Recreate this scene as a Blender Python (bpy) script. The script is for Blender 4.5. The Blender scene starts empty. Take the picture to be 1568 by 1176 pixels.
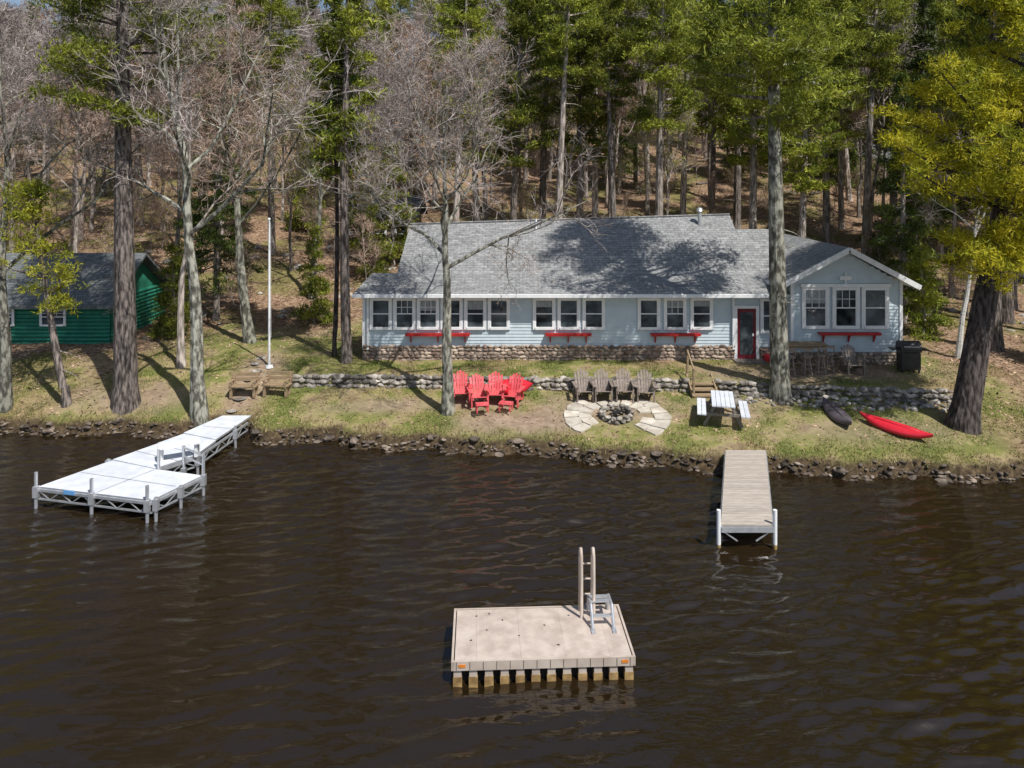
import bpy, math, random
import numpy as np
from mathutils import Vector, Matrix
R=random.Random(7); NR=np.random.RandomState(7)
scene=bpy.context.scene
scene.view_settings.view_transform='Standard'
scene.view_settings.look='None'; scene.view_settings.exposure=0
COL=scene.collection

# ------------------------------------------------------------ materials
def base_mat(name):
    m=bpy.data.materials.new(name); m.use_nodes=True
    return m,m.node_tree,m.node_tree.nodes['Principled BSDF']
def pmat(name,c1,c2,scale=4,rough=.8,bump=0,island=0,objrand=0,stretch=(1,1,1),metal=0,transl=0,spec=.3,detail=5,lo=.35,hi=.65):
    m,nt,b=base_mat(name); N=nt.nodes; L=nt.links
    tc=N.new('ShaderNodeTexCoord'); mp=N.new('ShaderNodeMapping'); mp.inputs['Scale'].default_value=stretch
    no=N.new('ShaderNodeTexNoise'); no.inputs['Scale'].default_value=scale; no.inputs['Detail'].default_value=detail
    L.new(tc.outputs['Object'],mp.inputs[0]); L.new(mp.outputs[0],no.inputs['Vector'])
    cr=N.new('ShaderNodeValToRGB'); cr.color_ramp.elements[0].position=lo; cr.color_ramp.elements[1].position=hi
    cr.color_ramp.elements[0].color=(*c1,1); cr.color_ramp.elements[1].color=(*c2,1)
    L.new(no.outputs['Fac'],cr.inputs[0]); out=cr.outputs[0]
    def val(sock,a):
        nonlocal out
        mr=N.new('ShaderNodeMapRange'); mr.inputs[3].default_value=1-a; mr.inputs[4].default_value=1+a
        L.new(sock,mr.inputs[0]); hs=N.new('ShaderNodeHueSaturation'); L.new(mr.outputs[0],hs.inputs['Value']); L.new(out,hs.inputs['Color']); out=hs.outputs[0]
    if island:
        g=N.new('ShaderNodeNewGeometry'); val(g.outputs['Random Per Island'],island)
    if objrand:
        oi=N.new('ShaderNodeObjectInfo'); val(oi.outputs['Random'],objrand)
    L.new(out,b.inputs['Base Color']); b.inputs['Roughness'].default_value=rough
    b.inputs['Metallic'].default_value=metal; b.inputs['Specular IOR Level'].default_value=spec
    if bump:
        bp=N.new('ShaderNodeBump'); bp.inputs['Strength'].default_value=bump; bp.inputs['Distance'].default_value=.05
        L.new(no.outputs['Fac'],bp.inputs['Height']); L.new(bp.outputs[0],b.inputs['Normal'])
    if transl:
        t=N.new('ShaderNodeBsdfTranslucent'); L.new(out,t.inputs[0]); mx=N.new('ShaderNodeMixShader'); mx.inputs[0].default_value=transl
        L.new(b.outputs[0],mx.inputs[1]); L.new(t.outputs[0],mx.inputs[2]); L.new(mx.outputs[0],N['Material Output'].inputs[0])
    return m
M={}
M['siding']=pmat('pale_blue_siding',(.50,.58,.62),(.56,.64,.68),3,.6)
M['white']=pmat('white_paint',(.74,.75,.75),(.84,.84,.84),5,.5)
M['red']=pmat('red_paint',(.36,.02,.02),(.5,.035,.03),6,.5)
M['redpl']=pmat('red_plastic',(.60,.015,.03),(.70,.03,.05),2,.35,spec=.5)
M['redchair']=pmat('red_chair_plastic',(.62,.08,.09),(.76,.14,.15),3,.45)
M['maroon']=pmat('maroon_paint',(.12,.01,.02),(.17,.02,.03),5,.4)
M['brownchair']=pmat('weathered_brown_plastic',(.18,.145,.12),(.32,.26,.22),8,.6)
M['darkchair']=pmat('grey_brown_plastic',(.08,.07,.065),(.14,.125,.11),8,.6)
M['wood']=pmat('weathered_wood',(.22,.15,.09),(.38,.28,.17),5,.8,.3,stretch=(1,8,8))
M['greywood']=pmat('grey_wood',(.14,.12,.10),(.27,.24,.21),5,.8,.3,stretch=(8,1,1))
M['deckw']=pmat('white_deck',(.58,.61,.66),(.70,.72,.76),3,.5,.1,island=.05)
M['deckt']=pmat('tan_deck',(.37,.32,.27),(.48,.42,.36),4,.7,.2,island=.10,stretch=(1,6,1))
M['alu']=pmat('aluminium',(.5,.51,.53),(.62,.63,.65),6,.35,metal=.6)
M['tanpl']=pmat('tan_plastic',(.42,.34,.28),(.53,.45,.38),3,.6,.1)
M['yellow']=pmat('stained_float_plastic',(.20,.12,.05),(.44,.29,.12),6,.6)
M['orange']=pmat('orange_plastic',(.6,.18,.02),(.75,.26,.04),6,.5)
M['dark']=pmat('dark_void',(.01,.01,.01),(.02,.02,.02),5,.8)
M['black']=pmat('black_enamel',(.012,.012,.014),(.03,.03,.03),5,.35,spec=.5)
M['greykayak']=pmat('grey_kayak_plastic',(.07,.06,.065),(.12,.10,.11),3,.4)
M['greenwall']=pmat('green_logs',(.02,.17,.11),(.035,.24,.16),3,.6)
M['tanwall']=pmat('tan_wall',(.2,.16,.12),(.28,.23,.18),3,.7)
M['rock']=pmat('field_stone',(.12,.105,.09),(.42,.38,.33),3.5,.85,.5,island=.5)
M['shorerock']=pmat('shore_stone',(.03,.022,.017),(.22,.175,.14),2.5,.85,.5,island=.6)
M['fstone']=pmat('foundation_stone',(.17,.115,.09),(.48,.38,.30),2.2,.85,.4,island=.4)
M['flag']=pmat('flagstone',(.42,.37,.30),(.60,.55,.47),3,.85,.4,island=.15)
M['mortar']=pmat('mortar',(.14,.12,.10),(.22,.19,.16),8,.95,.3)
M['bark']=pmat('pine_bark',(.055,.045,.04),(.26,.215,.19),5,.95,1.0,objrand=.25,stretch=(2.2,2.2,.5),lo=.4,hi=.62)
M['barkdark']=pmat('dark_pine_bark',(.03,.024,.022),(.13,.105,.095),5,.95,1.0,stretch=(2.2,2.2,.5),lo=.4,hi=.62)
M['barkmid']=pmat('forest_bark',(.14,.12,.10),(.42,.36,.32),4,.95,.6,objrand=.45,stretch=(2.2,2.2,.5),lo=.4,hi=.62)
M['barkgrey']=pmat('maple_bark',(.08,.075,.06),(.34,.33,.27),3.5,.95,.9,objrand=.2,stretch=(2,2,.9),lo=.42,hi=.60)
M['birch']=pmat('birch_bark',(.12,.11,.1),(.6,.58,.54),5,.8,.3,stretch=(1,1,4),lo=.3,hi=.45)
M['twig']=pmat('grey_twigs',(.26,.22,.20),(.43,.37,.34),1,.9,0,island=.3,objrand=.25)
M['twigred']=pmat('red_budding_twigs',(.29,.20,.16),(.43,.32,.25),1,.9,0,island=.3,objrand=.25)
M['pg']=pmat('pine_needles',(.12,.155,.02),(.33,.35,.04),.9,.6,0,island=.45,objrand=.35,transl=.35,spec=.3)
M['pd']=pmat('dark_conifer_needles',(.05,.085,.02),(.15,.19,.03),.9,.6,0,island=.45,objrand=.3,transl=.25,spec=.3)
M['py']=pmat('yellow_green_needles',(.26,.29,.02),(.60,.53,.035),1.1,.6,0,island=.4,transl=.45,spec=.3,lo=.36,hi=.60)
M['py2']=pmat('light_green_needles',(.20,.24,.025),(.46,.44,.04),1.1,.6,0,island=.4,transl=.4,spec=.3,lo=.38,hi=.62)
M['bud']=pmat('spring_leaves',(.22,.24,.03),(.42,.40,.08),.9,.6,0,island=.35,objrand=.3,transl=.35)
M['redbud']=pmat('red_buds',(.28,.14,.07),(.44,.26,.13),.9,.7,0,island=.35,transl=.2)
M['grass']=pmat('grass_blades',(.135,.175,.03),(.37,.31,.13),.8,.8,0,island=.35,transl=.2,lo=.46,hi=.58)
M['straw']=pmat('dry_grass',(.18,.15,.06),(.42,.34,.17),1.2,.9,0,island=.4,transl=.15)
M['leaf']=pmat('dead_leaves',(.21,.13,.08),(.52,.37,.25),1.2,.9,0,island=.5)

def shingle(name,c1,c2):
    m,nt,b=base_mat(name); N=nt.nodes; L=nt.links
    tc=N.new('ShaderNodeTexCoord'); br=N.new('ShaderNodeTexBrick'); br.inputs['Scale'].default_value=1
    br.inputs['Brick Width'].default_value=.30; br.inputs['Row Height'].default_value=.13; br.inputs['Mortar Size'].default_value=.009
    br.inputs['Color1'].default_value=(*c1,1); br.inputs['Color2'].default_value=(*c2,1); br.inputs['Mortar'].default_value=(*[x*.6 for x in c1],1)
    L.new(tc.outputs['Object'],br.inputs['Vector'])
    no=N.new('ShaderNodeTexNoise'); no.inputs['Scale'].default_value=7; no.inputs['Detail'].default_value=8; L.new(tc.outputs['Object'],no.inputs['Vector'])
    mr=N.new('ShaderNodeMapRange'); mr.inputs[1].default_value=.3; mr.inputs[2].default_value=.7; mr.inputs[3].default_value=.72; mr.inputs[4].default_value=1.28
    L.new(no.outputs['Fac'],mr.inputs[0]); hs=N.new('ShaderNodeHueSaturation'); L.new(mr.outputs[0],hs.inputs['Value']); L.new(br.outputs[0],hs.inputs['Color'])
    L.new(hs.outputs[0],b.inputs['Base Color']); b.inputs['Roughness'].default_value=.9
    bp=N.new('ShaderNodeBump'); bp.inputs['Strength'].default_value=.4; bp.inputs['Distance'].default_value=.02; L.new(br.outputs['Fac'],bp.inputs['Height']); bp.invert=True; L.new(bp.outputs[0],b.inputs['Normal'])
    return m
M['shingle']=shingle('grey_shingles',(.205,.207,.206),(.31,.312,.308))
M['gshingle']=shingle('dark_grey_shingles',(.11,.12,.12),(.17,.18,.18))
M['glass']=pmat('window_glass',(.012,.016,.018),(.10,.12,.13),1.3,.06,0,spec=.8,lo=.42,hi=.66)  # lighter noise blotches paint reflections and interior variation into the panes
M['curtain']=pmat('window_blind',(.22,.24,.25),(.36,.38,.39),4,.7,stretch=(6,1,1))

# ------------------------------------------------------------ mesh builder
class MB:
    def __init__(s): s.v=[]; s.f=[]; s.m=[]
    def add(s,vs,fs,mi=0):
        o=len(s.v); s.v.extend([tuple(x) for x in vs]); s.f.extend([tuple(i+o for i in f) for f in fs]); s.m.extend([mi]*len(fs))
    def addnp(s,V,F,mi=0):
        o=len(s.v); s.v.extend(V.tolist()); s.f.extend((F+o).tolist()); s.m.extend([mi]*len(F))
    def box(s,c,d,mi=0,rz=0,rx=0,ry=0):
        mt=Matrix.Rotation(rz,3,'Z')@Matrix.Rotation(ry,3,'Y')@Matrix.Rotation(rx,3,'X')
        vs=[Vector(c)+mt@Vector((x*d[0]/2,y*d[1]/2,z*d[2]/2)) for x in(-1,1) for y in(-1,1) for z in(-1,1)]
        s.add(vs,[(0,1,3,2),(4,6,7,5),(0,4,5,1),(2,3,7,6),(0,2,6,4),(1,5,7,3)],mi)
    def bx(s,x0,x1,y0,y1,z0,z1,mi=0): s.box(((x0+x1)/2,(y0+y1)/2,(z0+z1)/2),(abs(x1-x0),abs(y1-y0),abs(z1-z0)),mi)
    def beam(s,p0,p1,w,h,mi=0):
        p0=Vector(p0);p1=Vector(p1); d=(p1-p0).normalized(); up=Vector((0,0,1)) if abs(d.z)<.95 else Vector((0,1,0))
        a=d.cross(up).normalized()*w/2; b_=a.cross(d).normalized()*h/2
        vs=[p+a*i+b_*j for p in(p0,p1) for i in(-1,1) for j in(-1,1)]
        s.add(vs,[(0,1,3,2),(4,6,7,5),(0,4,5,1),(2,3,7,6),(0,2,6,4),(1,5,7,3)],mi)
    def tube(s,pts,rads,n=6,mi=0,cap=False):
        o=len(s.v); P=[Vector(p) for p in pts]; k=len(P)
        ref=Vector((0.13,.99,.05)) if abs((P[-1]-P[0]).normalized().y)<.8 else Vector((1,.05,.1))
        for i in range(k):
            d=(P[min(i+1,k-1)]-P[max(i-1,0)])
            a=d.cross(ref).normalized(); b_=d.cross(a).normalized()
            for j in range(n):
                t=2*math.pi*j/n; q=P[i]+(a*math.cos(t)+b_*math.sin(t))*rads[i]; s.v.append((q.x,q.y,q.z))
        for i in range(k-1):
            for j in range(n):
                s.f.append((o+i*n+j,o+i*n+(j+1)%n,o+(i+1)*n+(j+1)%n,o+(i+1)*n+j)); s.m.append(mi)
        if cap:
            s.f.append(tuple(o+j for j in range(n))); s.f.append(tuple(o+(k-1)*n+j for j in range(n))); s.m+= [mi,mi]
    def slab(s,q,t,mi=0,mside=None):
        q=[Vector(p) for p in q]; lo=[p-Vector((0,0,t)) for p in q]; n=len(q)
        s.add(q+lo,[tuple(range(n))],mi); s.add(lo,[tuple(reversed(range(n)))],mi if mside is None else mside)
        s.add(q+lo,[(i,i+n,(i+1)%n+n,(i+1)%n) for i in range(n)],mi if mside is None else mside)
    def obj(s,name,mats,parent=None,loc=(0,0,0),rz=0,smooth=False,link=True):
        me=bpy.data.meshes.new(name); me.from_pydata(s.v,[],s.f)
        for mm in mats: me.materials.append(M[mm] if isinstance(mm,str) else mm)
        me.polygons.foreach_set('material_index',s.m)
        if smooth: me.polygons.foreach_set('use_smooth',[True]*len(s.f))
        me.update()
        if not link: return me
        return inst(name,me,parent,loc,rz)
def inst(name,me,parent=None,loc=(0,0,0),rz=0,sc=1,rx=0,ry=0):
    o=bpy.data.objects.new(name,me); COL.objects.link(o); o.location=loc; o.rotation_euler=(rx,ry,rz); o.scale=(sc,sc,sc) if not isinstance(sc,tuple) else sc
    if parent: o.parent=parent
    return o
def empty(name,loc=(0,0,0),rz=0):
    o=bpy.data.objects.new(name,None); COL.objects.link(o); o.location=loc; o.rotation_euler=(0,0,rz); o.empty_display_size=.3; return o

# ------------------------------------------------------------ terrain
sx=[-150,-60,-30,-17.9,-15.6,-12,-9.6,-8.7,-6.2,-4,-1.8,.34,2.4,4.4,6.3,8.2,10.1,12.9,15.2,25,60,150]
sy=[22,24,25.5,25.8,25.8,25.7,26.3,25.1,24.9,24.4,24.1,23.9,23.4,22.9,22.55,22.3,22.16,21.9,21.9,21.5,20,18]
wx=[-150,-12,-8.3,-4.6,-2.1,.9,5.3,6.7,8.2,9.9,12.2,15.4,20,150]
wy=[27.8,27.9,28.2,28.1,28.0,27.75,27.65,27.5,27.3,26.8,26.5,26.2,26,26]
def shoreY(X): return np.interp(X,sx,sy)+.18*np.sin(X*1.7)+.1*np.sin(X*4.1+1)+.06*np.sin(X*9.3)
def hts(X,Y):
    X=np.asarray(X,float);Y=np.asarray(Y,float)
    s=shoreY(X); w=np.interp(X,wx,wy); d=Y-s
    shore=np.interp(d,[-12,-3,0,.18,.5],[-3,-1,-.05,.36,.45])
    t=np.clip((d-.5)/(w-s-.5),0,1)
    wall=((X>-8.4)&(X<15.5)).astype(float)
    st=np.where(wall>0,np.clip((Y-w)/.15,0,1),np.clip((Y-w)/1.8,0,1))
    z=np.where(d<.5,shore,.45+.55*t+st*.45+.13*np.clip((Y-w)/(30-w),0,1))
    side=np.clip((np.abs(X-3)-16)/30,0,1)
    hz=np.interp(Y,[30,36,40,45,60,80,110,140,200,400],[0,.25,.8,2.0,4.6,8.9,17.5,25.5,31,33])
    z=z+hz+ side*.6*np.clip((Y-30)/10,0,1)
    am=np.clip((Y-40)/20,0,1)
    z=z+am*(.5*np.sin(X*.21+Y*.13)+.3*np.sin(X*.5-Y*.37))+np.where((d>.6)&(Y<60),.02*np.sin(X*2.3+Y*1.1)+.015*np.sin(X*5-Y*4),0)
    return z
def hz(x,y): return float(hts(x,y))
def axis(segs):
    out=[]
    for a,b_,st in segs: out+=list(np.arange(a,b_,st))
    return np.array(out+[segs[-1][1]])
def gridmesh(gx,gy,zf):
    GX,GY=np.meshgrid(gx,gy); GZ=zf(GX,GY); nx,ny=len(gx),len(gy)
    V=np.stack([GX.ravel(),GY.ravel(),GZ.ravel()],1)
    I,J=np.meshgrid(np.arange(nx-1),np.arange(ny-1)); a=(J*nx+I).ravel()
    return V,np.stack([a,a+1,a+1+nx,a+nx],1)
gx=axis([(-400,-150,25),(-150,-40,5),(-40,-22,1),(-22,22,.2),(22,40,1),(40,150,5),(150,400,25)])
gy=axis([(-10,18,4),(18,20.5,.5),(20.5,30.5,.12),(30.5,45,.5),(45,80,1.5),(80,150,4),(150,400,25)])
V,F=gridmesh(gx,gy,hts)
me=bpy.data.meshes.new('ground'); me.from_pydata(V.tolist(),[],F.tolist()); me.polygons.foreach_set('use_smooth',[True]*len(F))
x,y=V[:,0],V[:,1]; d=y-shoreY(x)
wob=1.2*np.sin(x*.9+y*.4)+.8*np.sin(x*2.1-y*1.3)
lawn=np.clip((31.5+wob+np.where((x<-7)&(x>-14),5,0)-y)/2.5,0,1)*np.clip((18+wob-x)/3,0,1)*np.clip((x+18+wob)/3,0,1)
bank=np.clip(1-(d-.22)/.25,0,1)
def ell(cx,cy,rx,ry,xx=None,yy=None):
    xx=x if xx is None else xx; yy=y if yy is None else yy
    return np.clip(1.4-np.sqrt(((xx-cx)/rx)**2+((yy-cy)/ry)**2)-.15*np.sin(xx*5+yy*2)*np.sin(yy*4)-.12*np.sin(xx*2.1+1),0,1)
def baref(xx,yy): return np.maximum.reduce([ell(.4,25.4,2.4,1.0,xx,yy),ell(-4.5,26.6,2.6,.5,xx,yy)*.8,ell(3.4,26.2,2.8,1.2,xx,yy)*.85,ell(11.5,28.2,4.5,1.1,xx,yy)*.9,ell(-9.8,28.6,.9,2.4,xx,yy)*.85,ell(7.6,26.0,1.5,1.2,xx,yy)*.75,ell(-14,27.3,2.8,.9,xx,yy)*.75,ell(12,24.2,3.4,.9,xx,yy)*.5,ell(-1,26.7,1.8,.6,xx,yy)*.9])
bare_=baref(x,y)
colr=np.stack([lawn,bank,bare_,np.ones_like(x)],1).astype(np.float32)
at=me.attributes.new('mask','FLOAT_COLOR','POINT'); at.data.foreach_set('color',colr.ravel())
m,nt,b=base_mat('ground_soil_grass_leaves'); N=nt.nodes; L=nt.links
tc=N.new('ShaderNodeTexCoord'); A=N.new('ShaderNodeAttribute'); A.attribute_name='mask'; sp=N.new('ShaderNodeSeparateColor'); L.new(A.outputs['Color'],sp.inputs[0])
def noise(sc,det=6):
    n=N.new('ShaderNodeTexNoise'); n.inputs['Scale'].default_value=sc; n.inputs['Detail'].default_value=det; n.inputs['Roughness'].default_value=.65; L.new(tc.outputs['Object'],n.inputs['Vector']); return n.outputs['Fac']
def ramp(f,els):
    c=N.new('ShaderNodeValToRGB'); r=c.color_ramp
    while len(r.elements)<len(els): r.elements.new(.5)
    for e,(p,cc) in zip(r.elements,els): e.position=p; e.color=(*cc,1)
    L.new(f,c.inputs[0]); return c.outputs[0]
def mix(f,a_,b_):
    x_=N.new('ShaderNodeMix'); x_.data_type='RGBA'; L.new(f,x_.inputs[0]); L.new(a_,x_.inputs[6]); L.new(b_,x_.inputs[7]); return x_.outputs[2]
lawnc=ramp(noise(.8),[(.38,(.12,.155,.028)),(.49,(.20,.21,.05)),(.55,(.35,.29,.14)),(.65,(.23,.16,.105))])
fine=ramp(noise(9,8),[(.3,(.10,.085,.045)),(.7,(.38,.31,.18))])
vv=N.new('ShaderNodeValue'); vv.outputs[0].default_value=.28
lawnc=mix(vv.outputs[0],lawnc,fine)
litter=ramp(noise(5,10),[(.3,(.065,.042,.03)),(.45,(.20,.125,.08)),(.58,(.36,.245,.16)),(.75,(.52,.41,.3))])
moss=ramp(noise(3,8),[(.3,(.09,.09,.025)),(.7,(.25,.24,.08))])
mf=ramp(noise(.22,5),[(.48,(0,0,0)),(.59,(.75,.75,.75))])
litter=mix(mf,litter,moss)
barec=ramp(noise(4,8),[(.3,(.20,.145,.10)),(.7,(.40,.30,.22))])
bankc=ramp(noise(7,8),[(.3,(.02,.015,.010)),(.55,(.085,.06,.035)),(.75,(.19,.14,.08))])
c=mix(sp.outputs[0],litter,lawnc); c=mix(sp.outputs[2],c,barec); c=mix(sp.outputs[1],c,bankc)
L.new(c,b.inputs['Base Color']); b.inputs['Roughness'].default_value=.95; b.inputs['Specular IOR Level'].default_value=.1
bp=N.new('ShaderNodeBump'); bp.inputs['Strength'].default_value=.6; bp.inputs['Distance'].default_value=.08; L.new(noise(10,8),bp.inputs['Height']); L.new(bp.outputs[0],b.inputs['Normal'])
me.materials.append(m); inst('ground',me)

# ------------------------------------------------------------ water (real ripples)
wr=np.random.RandomState(5); comps=[]
for i in range(54):
    lam=.24*(.85/.24)**(wr.rand()**1.0); th=math.radians(wr.normal(103,19)); comps.append((2*math.pi/lam*math.cos(th),2*math.pi/lam*math.sin(th),wr.rand()*6.28,lam*.0088))
def wz(X,Y):
    Z=np.zeros_like(X); g=.85+.3*np.sin(X*.21+Y*.35+1)+.22*np.sin(X*.5-Y*.27)
    for kx,ky,ph,A_ in comps: Z+=A_*np.sin(kx*X+ky*Y+ph+.9*np.sin(X*.35+Y*.22+ph))
    fade=np.clip((34-np.abs(X))/6,0,1)*np.clip((Y-3)/2,0,1)
    return Z*g*fade*.8
wxs=axis([(-400,-40,40),(-40,-34,2),(-34,-22,.2),(-22,22,.08),(22,34,.2),(34,40,2),(40,400,40)])
wys=axis([(-400,0,40),(0,8,1),(8,26.6,.045),(26.6,32,1)])
V,F=gridmesh(wxs,wys,wz)
m,nt,b=base_mat('lake_water_mat'); N=nt.nodes; L=nt.links; tc=N.new('ShaderNodeTexCoord')
def wn(scx,scy,sc,det,dist=0,rz=0):
    mp=N.new('ShaderNodeMapping'); mp.inputs['Scale'].default_value=(scx,scy,1); mp.inputs['Rotation'].default_value=(0,0,rz); L.new(tc.outputs['Object'],mp.inputs[0])
    n=N.new('ShaderNodeTexNoise'); n.inputs['Scale'].default_value=sc; n.inputs['Detail'].default_value=det; n.inputs['Distortion'].default_value=dist; L.new(mp.outputs[0],n.inputs['Vector']); return n.outputs['Fac']
b2=N.new('ShaderNodeBump'); b2.inputs['Strength'].default_value=.5; b2.inputs['Distance'].default_value=.02; L.new(wn(.8,2.4,5.5,3,.3,-.15),b2.inputs['Height'])
L.new(b2.outputs[0],b.inputs['Normal'])
b.inputs['Base Color'].default_value=(.017,.0105,.0042,1); b.inputs['Roughness'].default_value=.06; b.inputs['IOR'].default_value=1.5; b.inputs['Specular IOR Level'].default_value=.95
M['water']=m
mb=MB(); mb.addnp(V,F); mb.obj('lake_water',['water'],smooth=True)

# ------------------------------------------------------------ rocks
def ico(sub):
    import bmesh
    bm=bmesh.new(); bmesh.ops.create_icosphere(bm,subdivisions=sub,radius=1); v=np.array([p.co[:] for p in bm.verts]); bm.faces.ensure_lookup_table(); bm.verts.ensure_lookup_table()
    f=np.array([[q.index for q in fc.verts] for fc in bm.faces]); bm.free(); return v,f
IV,IF=ico(2)
def rock(mb,c,s,mi=0,rz=None):
    v=IV.copy(); 
    for _ in range(5):
        n=NR.normal(size=3); n/=np.linalg.norm(n); dd=v@n; h=NR.uniform(.45,.8); k=dd>h; v[k]-=np.outer(dd[k]-h,n)
    v+=NR.normal(0,.03,v.shape); v*=np.array(s)
    a=NR.uniform(0,6.28) if rz is None else rz; ca,sa=math.cos(a),math.sin(a)
    v=np.stack([v[:,0]*ca-v[:,1]*sa,v[:,0]*sa+v[:,1]*ca,v[:,2]],1)+np.array(c); mb.addnp(v,IF,mi)
mb=MB()
X_=-30.
while X_<28:
    X_+=R.uniform(.03,.09)
    for k in range(2):
        s=R.uniform(.035,.09)*(2.0 if R.random()<.07 else 1); dd=R.uniform(-.14,.2) if k==0 else R.uniform(-.08,.12); yy=float(shoreY(X_))+dd
        rock(mb,(X_,yy,max(hz(X_,yy),-.05)+s*.1),(s*1.4,s,s*.6))
mb.obj('shoreline_rocks',['shorerock'],smooth=False)
mb=MB()
X_=-8.4
while X_<15.4:
    X_+=R.uniform(.11,.2)
    if 6.55<X_<7.55: continue
    w=float(np.interp(X_,wx,wy))
    for lev in range(3):
        s=R.uniform(.09,.16); rock(mb,(X_+R.uniform(-.05,.05),w-.02+lev*.05+R.uniform(-.06,.06),1.02+lev*.17+R.uniform(-.03,.03)),(s*1.3,s,s*.75),rz=R.uniform(-.3,.3))
    if X_>8:
        for q in range(2):
            s=R.uniform(.07,.15); yy=w-R.uniform(.15,.8); rock(mb,(X_,yy,hz(X_,yy)+.02),(s,s,s*.7))
mb.obj('retaining_wall',['rock'])

# ------------------------------------------------------------ cottage
house=empty('lake_cottage')
G=1.52
mb=MB()
mb.bx(-4.6,11.2,30.03,38.5,G-.3,4.4); mb.bx(-6.0,-4.6,30.03,31.2,G-.3,4.4); mb.bx(11.1,15.37,29.33,36,G-.3,4.85)
for X0,za,zr,yr,ye in ((-4.55,4.4,6.55,34.5,38.5),(9.95,4.4,6.95,34.5,38.5),(11.9,4.4,6.4,33.6,36.8)):
    mb.add([(X0,31.2,za),(X0,ye,za),(X0,yr,zr),(X0,31.25,4.75)],[(0,1,2,3)])
mb.add([(11.1,29.33,4.8),(15.37,29.33,4.8),(13.18,29.33,6.05)],[(0,1,2)])
def boards(x0,x1,z0,z1,y,wf=None):
    z=z0
    while z<z1-.01:
        h=min(.13,z1-z); a,b_=x0,x1
        if wf: a,b_=wf(z+h)
        if b_-a>.05:
            mb.add([(a,y-.028,z),(b_,y-.028,z),(b_,y-.006,z+h),(a,y-.006,z+h),(a,y+.02,z),(b_,y+.02,z),(b_,y+.02,z+h),(a,y+.02,z+h)],[(0,1,2,3),(0,4,5,1),(0,3,7,4),(1,5,6,2),(3,2,6,7)])
        z+=.13
boards(-6,11.1,2.1,4.4,30); boards(11.07,15.4,2.05,6.1,29.3,lambda z:(max(11.07,13.18-(6.05-z)/.537),min(15.4,13.18+(6.05-z)/.537)))
mb.obj('walls',['siding'],house)
mb=MB(); mb.bx(-6.05,9.05,29.9,30.0,G-.3,2.06,1); mb.bx(9.9,11.1,29.9,30.0,G-.3,2.06,1); mb.bx(11.03,15.44,29.2,29.3,G-.3,2.02,1)
def stones(x0,x1,z0,z1,y):
    z=z0
    while z<z1:
        h=R.uniform(.12,.17); X=x0
        while X<x1-.04:
            w=R.uniform(.14,.34); w=min(w,x1-X)
            rock(mb,(X+w/2,y,z+h/2+R.uniform(-.02,.02)),(w*.56,.06,h*.6),0,rz=0); X+=w
        z+=h
stones(-6.05,9.03,G-.02,2.05,29.9); stones(9.95,11,G-.02,2.05,29.9); stones(11.05,15.42,G-.02,2.0,29.2)
mb.obj('stone_foundation',['fstone','mortar'],house)
mb=MB(); T=.14
mb.slab([(-6.35,29.45,4.31),(11.6,29.45,4.31),(11.6,31.2,4.92),(-5.9,31.2,4.92)],T,0,1)
mb.slab([(-4.85,31.2,4.93),(10.15,31.2,4.93),(10.15,34.5,7.2),(-4.75,34.5,6.75)],T,0,1)
mb.slab([(10.15,34.5,7.2),(10.15,39,4.5),(-4.75,39,4.5),(-4.75,34.5,6.75)],T,0,1)
mb.slab([(10.16,31.2,4.92),(12.05,31.2,4.92),(12.05,33.6,6.6),(10.16,33.6,6.6)],T,0,1)
mb.slab([(12.05,33.6,6.6),(12.05,37.3,4.7),(10.16,37.3,4.7),(10.16,33.6,6.6)],T,0,1)
mb.slab([(10.42,28.9,4.74),(13.18,28.9,6.22),(13.18,36.4,6.22),(10.42,36.4,4.74)][::-1],T,0,1)
mb.slab([(15.95,28.9,4.74),(15.95,36.4,4.74),(13.18,36.4,6.22),(13.18,28.9,6.22)][::-1],T,0,1)
mb.tube([(-4.75,34.5,6.77),(10.15,34.5,7.22)],[.05,.05],6,0)
mb.obj('shingled_roof',['shingle','white'],house)
mb=MB()
mb.beam((10.42,28.86,4.65),(13.18,28.86,6.13),.05,.2); mb.beam((15.95,28.86,4.65),(13.18,28.86,6.13),.05,.2)
mb.bx(-6.35,10.35,29.38,29.45,4.17,4.30); mb.bx(15.9,16.0,28.9,36,4.6,4.7)
mb.bx(-6.06,-5.94,29.94,30.0,2.06,4.35); mb.bx(11.02,11.14,29.235,29.27,2.02,4.9); mb.bx(15.33,15.45,29.235,29.27,2.02,4.9)
mb.bx(12.95,13.4,29.2,29.27,4.9,5.05); mb.beam((13.18,29.22,4.72),(13.18,29.22,5.2),.05,.05)
for X0 in(-5.83,8.95): mb.bx(X0-.04,X0+.04,29.86,29.93,2.0,4.2)
mb.obj('white_trim_and_gutters',['white'],house)
wf_=MB()
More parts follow.
